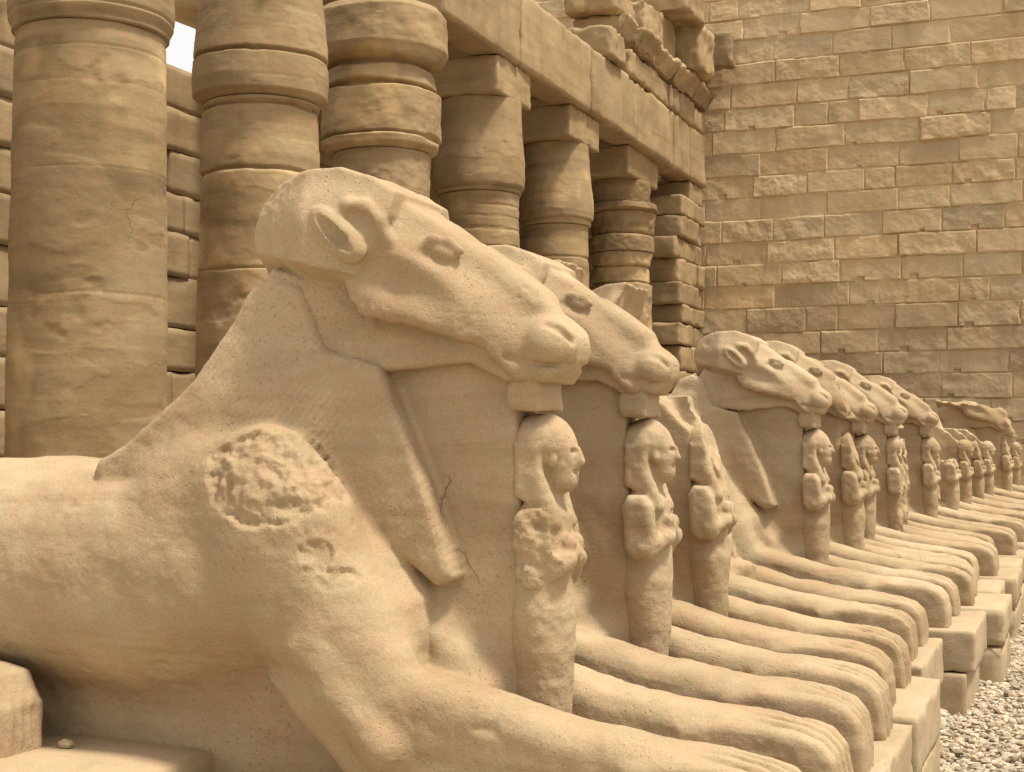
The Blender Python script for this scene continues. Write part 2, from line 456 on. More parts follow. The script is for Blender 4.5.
    for nm, sel in (("body", fl == BODY), ("mane", fl == MANE), ("foreleg", (fl == LEG) & (cy < 0)), ("foreleg", (fl == LEG) & (cy >= 0)),
                    ("hind_leg", (fl == HIND) & (cy < 0)), ("hind_leg", (fl == HIND) & (cy >= 0))):
        if sel.sum() > 20: parts.append((nm, submesh(nm, V, F, N, sel, M_MANE if nm == "mane" else M_SPH), []))
    return parts

# ------------------------------------------------------------------ ram sphinx: head
def make_head(seed, h, keep='all'):
    f = Field((-1.10, -0.40, 1.15), (0.22, 0.40, 2.12), h)
    HEAD, EAR = 0, 1
    top = np.array([(-0.98, 2.0), (-0.70, 1.985), (-0.44, 1.878), (-0.33, 1.806), (-0.22, 1.724), (0.0, 1.545), (0.09, 1.46), (0.13, 1.40)])
    wx = wfun([(-0.9, 0.24), (-0.5, 0.235), (-0.36, 0.225), (-0.22, 0.195), (-0.08, 0.145), (0.0, 0.125), (0.06, 0.12), (0.14, 0.095)])
    def wface(X, Z):
        t = np.interp(X, top[:, 0], top[:, 1]) - Z
        return wx(X) * (0.60 + 0.40 * sstep(0.0, 0.20, t)) 
    f.prof([(-0.80, 1.90), (-0.60, 1.90), (-0.44, 1.872), (-0.33, 1.800), (-0.22, 1.718), (-0.12, 1.642), (0.0, 1.545), (0.075, 1.475), (0.11, 1.42), (0.108, 1.345),
            (0.06, 1.285), (-0.05, 1.285), (-0.12, 1.36), (-0.14, 1.395), (-0.30, 1.445), (-0.50, 1.495), (-0.565, 1.54), (-0.60, 1.64), (-0.72, 1.68)], wface, 0.026, k=0.0, lab=HEAD)
    # throat under the cheek plate
    wt = wfun([(-0.9, 0.188), (-0.7, 0.182), (-0.45, 0.150), (-0.3, 0.130), (-0.14, 0.128), (-0.04, 0.118), (0.0, 0.10)])
    f.prof([(-0.86, 1.66), (-0.10, 1.46), (0.02, 1.30), (-0.08, 1.285), (-0.20, 1.345), (-0.40, 1.33), (-0.55, 1.32), (-0.78, 1.34), (-0.92, 1.48), (-0.92, 1.58)], lambda X, Z: wt(X), 0.02, k=0.01, lab=HEAD)
    # wig with its slanting back rim
    ww = wfun([(-1.0, 0.105), (-0.95, 0.135), (-0.715, 0.280), (-0.695, 0.285), (-0.56, 0.268), (-0.40, 0.225), (-0.30, 0.175)])
    f.prof([(-0.955, 1.70), (-0.960, 1.80), (-0.925, 1.875), (-0.865, 1.925), (-0.75, 1.957), (-0.60, 1.962), (-0.49, 1.925), (-0.415, 1.875), (-0.42, 1.80), (-0.47, 1.70), (-0.545, 1.535),
            (-0.62, 1.53), (-0.80, 1.575), (-0.95, 1.635)], lambda X, Z: ww(X) * (1 - 0.22 * sstep(1.78, 1.97, Z)) * (1 - 0.7 * np.clip((1.625 - 0.25 * (X + 0.57) - Z) / 0.085, 0, 1)), 0.012, k=0.010, lab=HEAD)
    # ears and horns
    f.ell((-0.575, 0.264, 1.735), (0.130, 0.042, 0.056), tilt=-44, k=0.008, lab=EAR)
    f.ell((-0.580, 0.306, 1.742), (0.092, 0.030, 0.021), tilt=-44, k=0.006, op='sub')
    f.chain([(-0.585, 0.245, 1.80), (-0.55, 0.247, 1.83), (-0.50, 0.242, 1.825), (-0.455, 0.230, 1.78), (-0.43, 0.215, 1.72)], 0.022, k=0.02, lab=HEAD)
    f.chain([(-0.53, 0.262, 1.80), (-0.49, 0.262, 1.78), (-0.46, 0.258, 1.72)], 0.014, k=0.02, op='sub')
    # brow, eye, cheek ridge
    f.ell((-0.275, 0.195, 1.685), (0.072, 0.035, 0.042), tilt=-22, k=0.02, op='sub')
    f.ell((-0.275, 0.148, 1.683), (0.052, 0.028, 0.027), tilt=-22, k=0.005, lab=HEAD)
    f.chain([(-0.35, 0.178, 1.695), (-0.305, 0.162, 1.728), (-0.25, 0.152, 1.715), (-0.215, 0.150, 1.685)], 0.012, k=0.02, lab=HEAD)
    f.ell((-0.34, 0.262, 1.575), (0.17, 0.065, 0.055), tilt=-20, k=0.05, op='sub')
    f.chain([(-0.52, 0.205, 1.515), (-0.42, 0.200, 1.485), (-0.30, 0.182, 1.458), (-0.15, 0.135, 1.41)], 0.017, k=0.02, lab=HEAD)
    f.cone((-0.20, 0.04, 1.685), (-0.02, 0.045, 1.545), 0.025, 0.03, k=0.06, lab=HEAD)
    # muzzle, nostril, mouth
    f.ell((0.040, 0.06, 1.395), (0.088, 0.085, 0.088), tilt=-20, k=0.025, lab=HEAD)
    f.chain([(0.055, 0.125, 1.455), (0.09, 0.115, 1.44), (0.12, 0.085, 1.405)], 0.012, k=0.012, op='sub')
    f.chain([(-0.07, 0.140, 1.36), (-0.02, 0.135, 1.345), (0.04, 0.125, 1.335), (0.10, 0.09, 1.332), (0.12, 0.0, 1.335)], 0.009, k=0.012, op='sub')
    if keep == 'wig':
        def fn(p):
            q = fbm(p, 4, 2, seed + 5) * 0.03
            return np.maximum(p[:, 0] + 0.66 - 0.45 * (p[:, 2] - 1.9) + q, (1.60 - p[:, 2]) * 0.8 + q)
        f.cut(fn)
    if keep == 'low':
        def fn(p):
            q = fbm(p, 4, 3, seed + 5) * 0.05
            return np.maximum((p[:, 2] - 1.665 + 0.10 * (p[:, 0] + 0.5)) * 0.9 + q, p[:, 0] - 0.05 + q)
        f.cut(fn)
    if keep == 'snout':          # snout knocked away
        def fn(p):
            q = fbm(p, 7, 4, seed + 5) * 0.03 + ridged(p, 14, 2, seed + 2) * 0.01
            return p[:, 0] + 0.03 + 0.4 * (p[:, 2] - 1.4) + q
        f.cut(fn)
    V, F, L = f.mesh()
    N = normals(V, F)
    d = fbm(V, 4, 3, seed + 20) * 0.004 + fbm(V, 14, 4, seed + 44) * 0.0014
    # fleece tooled into the broken neck under the wig
    fl_ = sstep(-0.42, -0.50, V[:, 0]) * sstep(1.56, 1.50, V[:, 2])
    d = d + fl_ * fbm(V * np.array((1.6, 1, 0.8)), 17, 3, seed + 33) * 0.008
    d = d - np.clip(fbm(V, 7, 4, seed + 71) - 0.85, 0, 1) * 0.015
    # rough back rim of the wig and bruised cheek
    m = sstep(-0.73, -0.80, V[:, 0])
    d = d + m * (fbm(V, 22, 3, seed + 8) * 0.0035)
    V = V + N * d[:, None]
    N = normals(V, F)
    fl = np.max(L[F], axis=1); cy = V[F][:, :, 1].mean(1)
    head = submesh("head", V, F, N, fl == HEAD, M_SPH)
    subs = []
    for sel in ((fl == EAR) & (cy < 0), (fl == EAR) & (cy >= 0)):
        if sel.sum() > 12: subs.append(("ear", submesh("ear", V, F, N, sel, M_SPH)))
    return ("head", head, subs)

# ------------------------------------------------------------------ king figure between the forelegs
def make_figure(seed, h, dmg=None):
    f = Field((-0.22, -0.24, -0.03), (0.26, 0.24, 1.26), h)
    zt = [0.0, 0.10, 0.30, 0.48, 0.58, 0.68, 0.78, 0.88, 0.93, 0.97]
    rx = [0.085, 0.078, 0.088, 0.098, 0.102, 0.094, 0.092, 0.085, 0.05, 0.04]
    ry = [0.080, 0.075, 0.088, 0.105, 0.112, 0.100, 0.115, 0.125, 0.07, 0.05]
    r, x, y, z = f.sl((-0.22, -0.24, 0), (0.26, 0.24, 0.99), 0.02)
    RX = np.interp(z, zt, rx); RY = np.interp(z, zt, ry)
    d = (np.sqrt((x / RX) ** 2 + (y / RY) ** 2) - 1) * np.minimum(RX, RY)
    d = np.maximum(d, np.maximum(z - 0.97, -z - 0.02))
    f.put(r, d.astype(np.float32), 0.0, 0, 'add')
    f.ell((0.07, 0.035, 0.03), (0.09, 0.04, 0.05), k=0.03)
    f.prof([(-0.12, -0.02), (-0.12, 1.16), (-0.05, 1.16), (-0.03, -0.02)], 0.05, 0.015, k=0.02)        # back pillar joining the slab
    f.prof([(-0.045, 0.70), (-0.055, 0.86), (-0.03, 0.905), (0.03, 0.905), (0.065, 0.86), (0.085, 0.72), (0.06, 0.665), (-0.01, 0.665)], 0.034, 0.026, yc=0.128, k=0.012)
    f.cone((0.045, 0.125, 0.705), (0.090, 0.05, 0.745), 0.036, 0.032, k=0.02)
    f.cone((0.090, 0.05, 0.745), (0.088, -0.02, 0.785), 0.030, 0.028, k=0.02)
    f.ell((0.098, 0.035, 0.80), (0.022, 0.024, 0.028), k=0.015)
    # neck, face, wig
    f.cone((0.01, 0, 0.92), (0.02, 0, 1.02), 0.05, 0.05, k=0.03)
    f.ell((0.055, 0.0, 1.05), (0.066, 0.058, 0.098), k=0.01)
    f.ell((0.068, 0.0, 0.985), (0.045, 0.042, 0.035), k=0.025)
    f.ell((0.002, 0, 1.10), (0.098, 0.106, 0.092), k=0.010)
    f.prof([(-0.06, 1.10), (-0.06, 0.935), (-0.01, 0.915), (0.025, 0.925), (0.035, 1.10)], 0.107, 0.02, k=0.015)
    f.cone((0.005, 0.080, 1.00), (0.062, 0.068, 0.86), 0.030, 0.026, k=0.012)
    f.ell((0.052, 0.066, 1.055), (0.018, 0.016, 0.030), k=0.005)
    f.cone((0.117, 0, 1.08), (0.126, 0, 1.045), 0.009, 0.013, k=0.012)
    f.ell((0.113, 0.026, 1.075), (0.014, 0.016, 0.009), k=0.006, op='sub')
    f.cone((0.115, -0.018, 1.012), (0.115, 0.018, 1.012), 0.007, 0.007, k=0.006, op='sub', sym=False)
    if dmg == 'chest':
        def fn(p):
            e = np.minimum(-0.112 - p[:, 1] + 0.25 * np.clip(p[:, 0], 0, 1), 0.135 - np.abs(p[:, 2] - 0.785))
            return np.minimum(e, 0.04) + fbm(p, 15, 4, seed) * 0.018
        f.cut(fn)
    if dmg == 'worn':
        def fn(p):
            return p[:, 0] - 0.062 + fbm(p, 7, 4, seed) * 0.028
        f.cut(fn)
    if dmg == 'face':
        def fn(p):
            return np.minimum(p[:, 0] - 0.035 + 0.3 * (p[:, 2] - 1.05), p[:, 2] - 0.93) * 0.9 + fbm(p, 9, 3, seed) * 0.012
        f.cut(fn)
    if dmg == 'headless':
        def fn(p):
            return (p[:, 2] - 0.93 - 0.25 * p[:, 0]) * 0.8 + fbm(p, 11, 3, seed) * 0.03
        f.cut(fn)
    V, F, L = f.mesh()
    N = normals(V, F)
    V = V + N * (fbm(V, 9, 3, seed) * 0.004 + fbm(V, 30, 3, seed + 4) * 0.0018)[:, None]
    return ("king_figure", to_mesh("king_figure", V, F, M_SPH, normals(V, F)), [])

# ------------------------------------------------------------------ rough stone blocks
def box_grid(lo, hi, res):
    lo = np.array(lo, float); hi = np.array(hi, float)
    n = np.maximum(2, np.round((hi - lo) / res).astype(int))
    VV, FF, off = [], [], 0
    for ax in range(3):
        u, v = (ax + 1) % 3, (ax + 2) % 3
        for s in (0, 1):
            a = np.linspace(0, 1, n[u] + 1); b = np.linspace(0, 1, n[v] + 1)
            A, B = np.meshgrid(a, b, indexing='ij')
            P = np.zeros(A.shape + (3,)); P[..., u] = A; P[..., v] = B; P[..., ax] = s
            i = np.arange(A.size).reshape(A.shape)
            q = np.stack([i[:-1, :-1], i[1:, :-1], i[1:, 1:], i[:-1, 1:]], -1).reshape(-1, 4)
            VV.append(P.reshape(-1, 3)); FF.append((q if s else q[:, ::-1]) + off); off += A.size
    V = np.concatenate(VV); F = np.concatenate(FF)
    key = np.round(V * 1e5).astype(np.int64)
    _, ix, inv = np.unique(key, axis=0, return_index=True, return_inverse=True)
    V = lo + V[ix] * (hi - lo)
    return V, inv.reshape(-1)[F]

def rough_block(lo, hi, res, seed, rnd=0.02, amp=0.01, chip=0.03, freq=3.0):
    V, F = box_grid(lo, hi, res)
    lo = np.array(lo, float); hi = np.array(hi, float)
    c = np.clip(V, lo + rnd, hi - rnd)
    dv = V - c
    ln = np.linalg.norm(dv, axis=1, keepdims=True)
    edge = (np.sum(np.abs(dv) > 1e-6, axis=1) > 1)
    V = np.where(ln > 1e-9, c + dv / np.maximum(ln, 1e-9) * rnd, V)
    # pull edges in by noise -> chipped arrises
    e = np.min(np.sort(np.minimum(V - lo, hi - V), axis=1)[:, 1:2], axis=1)
    w = np.exp(-e / (rnd * 1.6))
    N = normals(V, F)
    d = fbm(V + seed * 3.1, freq, 4, seed) * amp * 0.7 - w * np.clip(fbm(V + seed, freq * 2.2, 4, seed + 9) + 0.1, 0, 2) * chip
    return V + N * d[:, None], F

def merge(parts):
    off, VV, FF = 0, [], []
    for V, F in parts:
        VV.append(V); FF.append(F + off); off += len(V)
    return np.concatenate(VV), np.concatenate(FF)

# ================================================================== SETTING
# ground: gravel bed as one sheet far past everything seen
gm = bpy.data.materials.new("dusty_ground"); gm.use_nodes = True
gn, gl = gm.node_tree.nodes, gm.node_tree.links
gb = gn["Principled BSDF"]; gb.inputs["Roughness"].default_value = 0.95
t1 = gn.new("ShaderNodeTexNoise"); t1.inputs["Scale"].default_value = 18; t1.inputs["Detail"].default_value = 8
tcg = gn.new("ShaderNodeTexCoord"); gl.new(tcg.outputs["Object"], t1.inputs["Vector"])
cr = gn.new("ShaderNodeValToRGB"); cr.color_ramp.elements[0].color = (0.30, 0.24, 0.165, 1); cr.color_ramp.elements[1].color = (0.50, 0.42, 0.31, 1)
gl.new(t1.outputs["Fac"], cr.inputs[0]); gl.new(cr.outputs[0], gb.inputs["Base Color"])
bpg = gn.new("ShaderNodeBump"); bpg.inputs["Distance"].default_value = 0.03
gl.new(t1.outputs["Fac"], bpg.inputs["Height"]); gl.new(bpg.outputs[0], gb.inputs["Normal"])
gV = np.array([(-600, -600, 0), (600, -600, 0), (600, 600, 0), (-600, 600, 0)], float)
g = link("ground", to_mesh("ground", gV, np.array([[0, 1, 2, 3]]), gm)); g["kind"] = "structure"

def make_gravel():
    rng = np.random.default_rng(4)
    phi = (1 + 5 ** 0.5) / 2
    ico = np.array([(-1, phi, 0), (1, phi, 0), (-1, -phi, 0), (1, -phi, 0), (0, -1, phi), (0, 1, phi), (0, -1, -phi), (0, 1, -phi), (phi, 0, -1), (phi, 0, 1), (-phi, 0, -1), (-phi, 0, 1)])
    ico /= np.linalg.norm(ico[0])
    tri = np.array([(0, 11, 5), (0, 5, 1), (0, 1, 7), (0, 7, 10), (0, 10, 11), (1, 5, 9), (5, 11, 4), (11, 10, 2), (10, 7, 6), (7, 1, 8), (3, 9, 4), (3, 4, 2), (3, 2, 6), (3, 6, 8), (3, 8, 9), (4, 9, 5), (2, 4, 11), (6, 2, 10), (8, 6, 7), (9, 8, 1)])
    pts = []
    for (x0, x1, y0, y1, n, s0, s1) in ((-1.0, 1.4, 2.8, 7.5, 24000, 0.009, 0.026), (-0.9, 1.2, 7.5, 14, 13000, 0.012, 0.030), (-0.8, 1.0, 14, 24, 3500, 0.02, 0.045)):
        p = np.stack([rng.uniform(x0, x1, n), rng.uniform(y0, y1, n), np.zeros(n)], 1)
        s = s0 + (s1 - s0) * rng.random(n) ** 2.2
        pts.append(np.concatenate([p, s[:, None]], 1))
    P = np.concatenate(pts)
    n = len(P)
    q = rng.normal(size=(n, 3, 3)); Q, _ = np.linalg.qr(q)
    st = np.stack([rng.uniform(0.9, 1.5, n), rng.uniform(0.7, 1.1, n), rng.uniform(0.4, 0.8, n)], 1)
    V = ico[None] * (1 + rng.uniform(-0.22, 0.22, (n, 12, 1)))
    V = V * st[:, None, :] * P[:, 3][:, None, None]
    tilt = 0.35
    ang = rng.uniform(0, 2 * np.pi, n); c, s = np.cos(ang), np.sin(ang)
    Rz = np.zeros((n, 3, 3)); Rz[:, 0, 0] = c; Rz[:, 0, 1] = -s; Rz[:, 1, 0] = s; Rz[:, 1, 1] = c; Rz[:, 2, 2] = 1
    tl = rng.normal(0, tilt, n); c, s = np.cos(tl), np.sin(tl)
    Rx = np.zeros((n, 3, 3)); Rx[:, 1, 1] = c; Rx[:, 1, 2] = -s; Rx[:, 2, 1] = s; Rx[:, 2, 2] = c; Rx[:, 0, 0] = 1
    V = np.einsum('nij,nkj->nki', Rz @ Rx, V)
    V[:, :, :2] += P[:, None, :2]
    V[:, :, 2] += (P[:, 3] * rng.uniform(0.1, 0.9, n))[:, None]
    F = tri[None] + (np.arange(n) * 12)[:, None, None]
    b = rng.uniform(0.50, 1.08, n); w = rng.normal(0, 0.03, n)
    T = np.repeat(np.stack([b * (1 + w), b, b * (1 - w)], 1), 12, axis=0)
    me = to_mesh("gravel", V.reshape(-1, 3), F.reshape(-1, 3), M_GRAVEL, smooth=False, tint=T)
    o = link("gravel", me); o["kind"] = "stuff"
    tag(o, "pale loose gravel bed beside the sphinx plinths", "gravel")
make_gravel()

# pylon wall: coursed blocks with drafted joints
def make_pylon():
    Y0 = 33.3
    xs = np.concatenate([np.arange(-17.0, 1.0, 0.03), np.arange(1.0, 22.0, 0.12)])
    zs = np.concatenate([np.arange(0.0, 1.4, 0.06), np.arange(1.4, 13.6, 0.026), np.array([13.9, 14.6, 15.5, 16.5])])
    X, Z = np.meshgrid(xs, zs, indexing='ij')
    rng = np.random.default_rng(11)
    P = np.stack([X.ravel(), np.zeros(X.size), Z.ravel()], 1)
    wob = (fbm(P, 0.6, 3, 5) * 0.025).reshape(X.shape)
    zc = [0.0]
    while zc[-1] < 17: zc.append(zc[-1] + rng.uniform(0.505, 0.57))
    zc = np.array(zc)
    Zw = Z + wob + (fbm(P, 5, 2, 9) * 0.007).reshape(X.shape)
    ci = np.clip(np.searchsorted(zc, Zw) - 1, 0, len(zc) - 2)
    H = np.zeros_like(X); T = np.ones(X.shape + (3,))
    Xw = X + (fbm(P, 4, 2, 19) * 0.012).reshape(X.shape)
    for c in range(len(zc) - 1):
        m = ci == c
        if not m.any(): continue
        xj = [-18 + rng.uniform(0, 1.2)]
        while xj[-1] < 24: xj.append(xj[-1] + (rng.uniform(0.6, 0.85) if rng.random() < 0.14 else rng.uniform(1.15, 1.75)))
        xj = np.array(xj); nb = len(xj)
        bi = np.clip(np.searchsorted(xj, Xw[m]) - 1, 0, nb - 2)
        a = Xw[m] - xj[bi]; b = xj[bi + 1] - Xw[m]
        lo = Zw[m] - zc[c]; hi = zc[c + 1] - Zw[m]
        off = rng.normal(0, 0.012, nb); tz = rng.normal(0.02, 0.018, nb); tx = rng.normal(0, 0.012, nb)
        br = np.clip(rng.normal(0.97, 0.06, nb), 0.78, 1.10); wm = rng.normal(0, 0.018, nb)
        PP = P[m.ravel()]
        h = off[bi] + tz[bi] * (lo - hi) * -0.6 + tx[bi] * (a - b) * 0.5
        rough = rng.uniform(0.5, 1.6, nb)
        h = h + fbm(PP + bi[:, None] * 3.7, 3.2, 4, 31) * 0.015 * rough[bi]
        e1 = np.minimum(lo, hi); e2 = np.minimum(a, b)
        wear = 0.004 * np.clip(fbm(PP, 2.5, 3, 77) + 0.3, 0, 2)
        j = np.minimum(np.minimum(sstep(0.0, 0.018, lo - wear), 0.6 * sstep(0.0, 0.014, hi - wear) + 0.4 * sstep(0.0, 0.04, hi - wear)), sstep(0.0, 0.022, e2 - wear * 0.6))
        h = h * j - (1 - j) * 0.036
        # sockets cut at the feet of some joints
        hole = np.zeros(len(h))
        for k in range(nb):
            if rng.random() < 0.5 * (1.3 - 0.09 * zc[c]):
                cx = xj[k] + rng.uniform(0.15, 1.0); rr = rng.uniform(0.05, 0.10)
                q = np.maximum(np.abs(Xw[m] - cx) / rr, lo / (rr * 1.2))
                hole = np.maximum(hole, sstep(1.1, 0.8, q))
        h = h * (1 - hole) - hole * 0.06
        H[m] = h
        t = br[bi][:, None] * np.stack([1 + wm[bi], np.ones(len(bi)), 1 - wm[bi]], 1)
        mort_lit = (1 - j)[:, None] * (1 - 0.0 * t)
        hl = hole[:, None]
        t = t * (1 - mort_lit * 0.65) + np.array((1.26, 1.24, 1.18)) * mort_lit * 0.65  # pale mortar in the joints, plus painted light along the blocks' top edges
        t = t * (1 - hl * 0.8) + np.array((1.2, 1.2, 1.18)) * hl * 0.8
        T[m] = t
    # foot courses are tinted darker and greyer
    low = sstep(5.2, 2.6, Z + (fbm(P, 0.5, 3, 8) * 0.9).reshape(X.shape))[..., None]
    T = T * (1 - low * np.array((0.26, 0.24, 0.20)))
    V = np.stack([X, Y0 - H + (Z * 0.035), Z], -1).reshape(-1, 3)
    i = np.arange(X.size).reshape(X.shape)
    F = np.stack([i[:-1, :-1], i[1:, :-1], i[1:, 1:], i[:-1, 1:]], -1).reshape(-1, 4)
    # back of the wall so that it is a solid mass
    bV = np.array([(-17, Y0, 0), (21.9, Y0, 0), (21.9, Y0 + 0.57, 16.5), (-17, Y0 + 0.57, 16.5), (-17, Y0 + 5, 0), (21.9, Y0 + 5, 0), (21.9, Y0 + 4.2, 16.5), (-17, Y0 + 4.2, 16.5)], float)
    bF = np.array([(5, 4, 7, 6), (4, 0, 3, 7), (1, 5, 6, 2), (3, 2, 6, 7)]) + len(V)
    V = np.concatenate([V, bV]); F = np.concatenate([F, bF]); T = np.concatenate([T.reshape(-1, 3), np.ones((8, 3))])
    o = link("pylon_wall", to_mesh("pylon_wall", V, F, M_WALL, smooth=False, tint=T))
    tag(o, "tall pylon wall of coursed tan sandstone blocks closing the court behind the sphinxes", "wall")
make_pylon()

# columns
CX = -9.06
def px_col(u):    # centre of the column seen at picture column u, on the colonnade axis
    s = (u - 512) / 1430.0
    d = CX / (-math.sin(R(YAW)) + math.cos(R(YAW)) * s)
    return d * (math.cos(R(YAW)) + math.sin(R(YAW)) * s)

def lathe(zr, joints, seed, zlo, zhi, rough=0.008, ecc=0.0, cap=True, nth=170, dz=0.014):
    zz = np.arange(zlo, zhi + 1e-6, dz)
    th = np.linspace(0, 2 * np.pi, nth, endpoint=False)
    TH, ZZ = np.meshgrid(th, zz, indexing='ij')
    zr = np.array(zr, float)
    rng = np.random.default_rng(seed)
    P0 = np.stack([np.cos(TH).ravel(), np.sin(TH).ravel(), ZZ.ravel()], 1)
    zj = ZZ + (fbm(P0, 1.3, 3, seed) * 0.012).reshape(ZZ.shape)
    r = np.interp(zj, zr[:, 0], zr[:, 1])
    P = np.stack([(r * np.cos(TH)).ravel(), (r * np.sin(TH)).ravel(), ZZ.ravel()], 1)
    r = r + (fbm(P, 1.2, 4, seed + 1) * rough + fbm(P, 6, 4, seed + 2) * rough * 0.45).reshape(r.shape)
    r = r - (np.clip(fbm(P, 2.2, 4, seed + 3) - 0.8, 0, 1) * 0.05).reshape(r.shape)
    T = np.ones(r.shape + (3,))
    js = sorted(j[0] for j in joints)
    di = np.searchsorted(np.array(js), zj)
    br = rng.normal(1.0, 0.07, len(js) + 1); ox = rng.normal(0, ecc, (len(js) + 1, 2))
    T *= br[di][..., None]
    dk = sstep(0.25, 0.75, fbm(P * np.array((0.5, 0.5, 2.6)), 1.5, 4, seed + 30)).reshape(r.shape)[..., None]
    T = T * (1 - 0.22 * dk)
    fl = sstep(0.06, 0.13, fbm(P * np.array((0.7, 0.7, 1.7)), 1.1, 5, seed + 21)).reshape(r.shape)     # flaked skin
    r = r - 0.005 * fl
    T = T * (1 - fl[..., None] * np.array((0.10, 0.12, 0.15)))
    for (jz, dep, wid) in joints:
        chip = 1 + 1.6 * np.clip(fbm(P, 2.5, 3, seed + 7), 0, 1).reshape(r.shape)
        r = r - dep * np.exp(-np.abs((zj - jz) / (wid * 0.62 * chip)) ** 3)
    # old surface layers: smoother pale skin and scraped patches
    pale = sstep(0.35, 0.7, fbm(P * np.array((1, 1, 0.8)), 1.0, 4, seed + 12)).reshape(r.shape)[..., None]
    T = T * (1 + pale * np.array((0.34, 0.33, 0.26)))
    V = np.stack([r * np.cos(TH) + ox[di][..., 0], r * np.sin(TH) + ox[di][..., 1], ZZ], -1).reshape(-1, 3)
    i = np.arange(TH.size).reshape(TH.shape); i2 = np.roll(i, -1, axis=0)
    F = np.stack([i[:, :-1], i2[:, :-1], i2[:, 1:], i[:, 1:]], -1).reshape(-1, 4)
    T = T.reshape(-1, 3)
    if cap:
        n0 = len(V)
        V = np.concatenate([V, [(0, 0, zlo), (0, 0, zhi)]]); T = np.concatenate([T, np.ones((2, 3))])
        F = np.concatenate([F, np.stack([i2[:, 0], i[:, 0], np.full(nth, n0), np.full(nth, n0)], 1)[:0]])
        q = []
        for k in range(0, nth, 2):
            a, b, c = i[k, -1], i[(k + 1) % nth, -1], i[(k + 2) % nth, -1]
            q.append((a, b, c, n0 + 1))
            a, b, c = i[k, 0], i[(k + 1) % nth, 0], i[(k + 2) % nth, 0]
            q.append((c, b, a, n0))
        F = np.concatenate([F, np.array(q)])
    return V, F, T

def column(u, label, seed, shaft_r, shaft, cap, joints, capj, abacus=None, rough=0.008, ecc=0.0, dx=0.0):
    y = px_col(u)
    t = thing("temple_column", label, "column", (CX + dx, y, 0), 0, "columns of the colonnade")
    zs = 5.6
    V, F, T = lathe(shaft, joints, seed, 0.0, zs - 0.002, rough, ecc)
    link("shaft", to_mesh("shaft", V, F, M_COL, tint=T), t)
    V, F, T = lathe(cap, capj, seed + 50, zs, cap[-1][0], rough, ecc)
    link("capital", to_mesh("capital", V, F, M_COL, tint=T), t)
    if abacus:
        (ax, ay, z0, z1) = abacus
        V, F = rough_block((-ax, -ay, z0 + 0.004), (ax, ay, z1 - 0.004), 0.04, seed + 9, 0.012, 0.015, 0.03)
        link("abacus", to_mesh("abacus", V, F, M_COL, tint=np.full((len(V), 3), 1.05)), t)
    return t

def bud(rb, r0, zt=7.1, rt=0.68):   # papyrus bud capital profile
    return [(5.60, r0 + 0.03), (5.64, rb - 0.05), (5.72, rb - 0.01), (5.85, rb), (6.1, rb - 0.01), (6.6, rb - 0.06), (zt, rt)]
J = 0.035
column(87, "nearest temple column at the left edge, with a smooth plastered shaft", 101, 0.75,
       [(0, 0.77), (2.0, 0.765), (4.5, 0.735), (5.5, 0.72), (5.56, 0.71), (5.6, 0.73)], bud(0.80, 0.72), [(5.02, 0.004, 0.012), (5.35, 0.008, 0.012), (4.2, 0.006, 0.015), (3.0, 0.004, 0.02)], [(5.75, 0.02, 0.02)], (0.64, 0.7, 7.1, 7.7))
column(259, "second temple column, with a cracked ring under its drum-shaped capital", 102, 0.69,
       [(0, 0.75), (3.0, 0.74), (5.0, 0.70), (5.6, 0.685)], [(5.60, 0.69), (5.68, 0.80), (5.85, 0.815), (6.08, 0.80), (6.13, 0.80), (6.9, 0.73), (7.1, 0.70)],
       [(5.52, 0.05, 0.03), (4.75, 0.05, 0.025), (3.6, 0.03, 0.02)], [(6.12, 0.07, 0.03)], (0.64, 0.7, 7.1, 7.7), ecc=0.012)
column(380, "third temple column, broken and split between bulging capital drums", 103, 0.7,
       [(0, 0.75), (3.5, 0.72), (5.6, 0.685)], [(5.60, 0.69), (5.66, 0.80), (5.8, 0.83), (6.42, 0.82), (6.47, 0.76), (6.52, 0.78), (6.72, 0.74), (6.78, 0.70), (6.84, 0.84), (7.0, 0.93), (7.5, 0.92), (7.6, 0.85)],
       [(4.8, 0.05, 0.03)], [(5.78, 0.05, 0.03), (6.47, 0.09, 0.035), (6.80, 0.10, 0.05)], None, rough=0.022, ecc=0.02)
column(479, "fourth temple column, bulbous capital under a plain square abacus", 104, 0.66,
       [(0, 0.72), (3.5, 0.69), (5.5, 0.64), (5.6, 0.65)], bud(0.755, 0.65, 7.1, 0.69), [(5.38, 0.012, 0.03), (5.2, 0.008, 0.02), (5.0, 0.012, 0.03), (4.7, 0.02, 0.03)], [(5.66, 0.03, 0.03)], (0.62, 0.72, 7.1, 7.7))
column(556, "fifth temple column, tapering capital under a banded square abacus", 105, 0.6,
       [(0, 0.68), (3.5, 0.65), (5.5, 0.60), (5.6, 0.61)], bud(0.70, 0.61, 7.1, 0.60), [(5.0, 0.02, 0.03)], [(5.68, 0.03, 0.03)], (0.58, 0.82, 7.1, 7.7))
column(622, "sixth temple column, rough stepped drums close to the end pier", 106, 0.6,
       [(0, 0.66), (4.5, 0.64), (5.3, 0.62), (5.6, 0.66)], [(5.60, 0.72), (5.95, 0.72), (5.97, 0.66), (6.05, 0.68), (6.45, 0.72), (6.47, 0.76), (6.62, 0.74), (6.64, 0.66), (7.0, 0.70), (7.1, 0.70)],
       [(4.95, 0.06, 0.03), (5.3, 0.06, 0.03)], [(5.96, 0.06, 0.03), (6.46, 0.06, 0.02), (6.63, 0.06, 0.02)], (0.50, 1.08, 7.1, 7.7), rough=0.03, ecc=0.035)

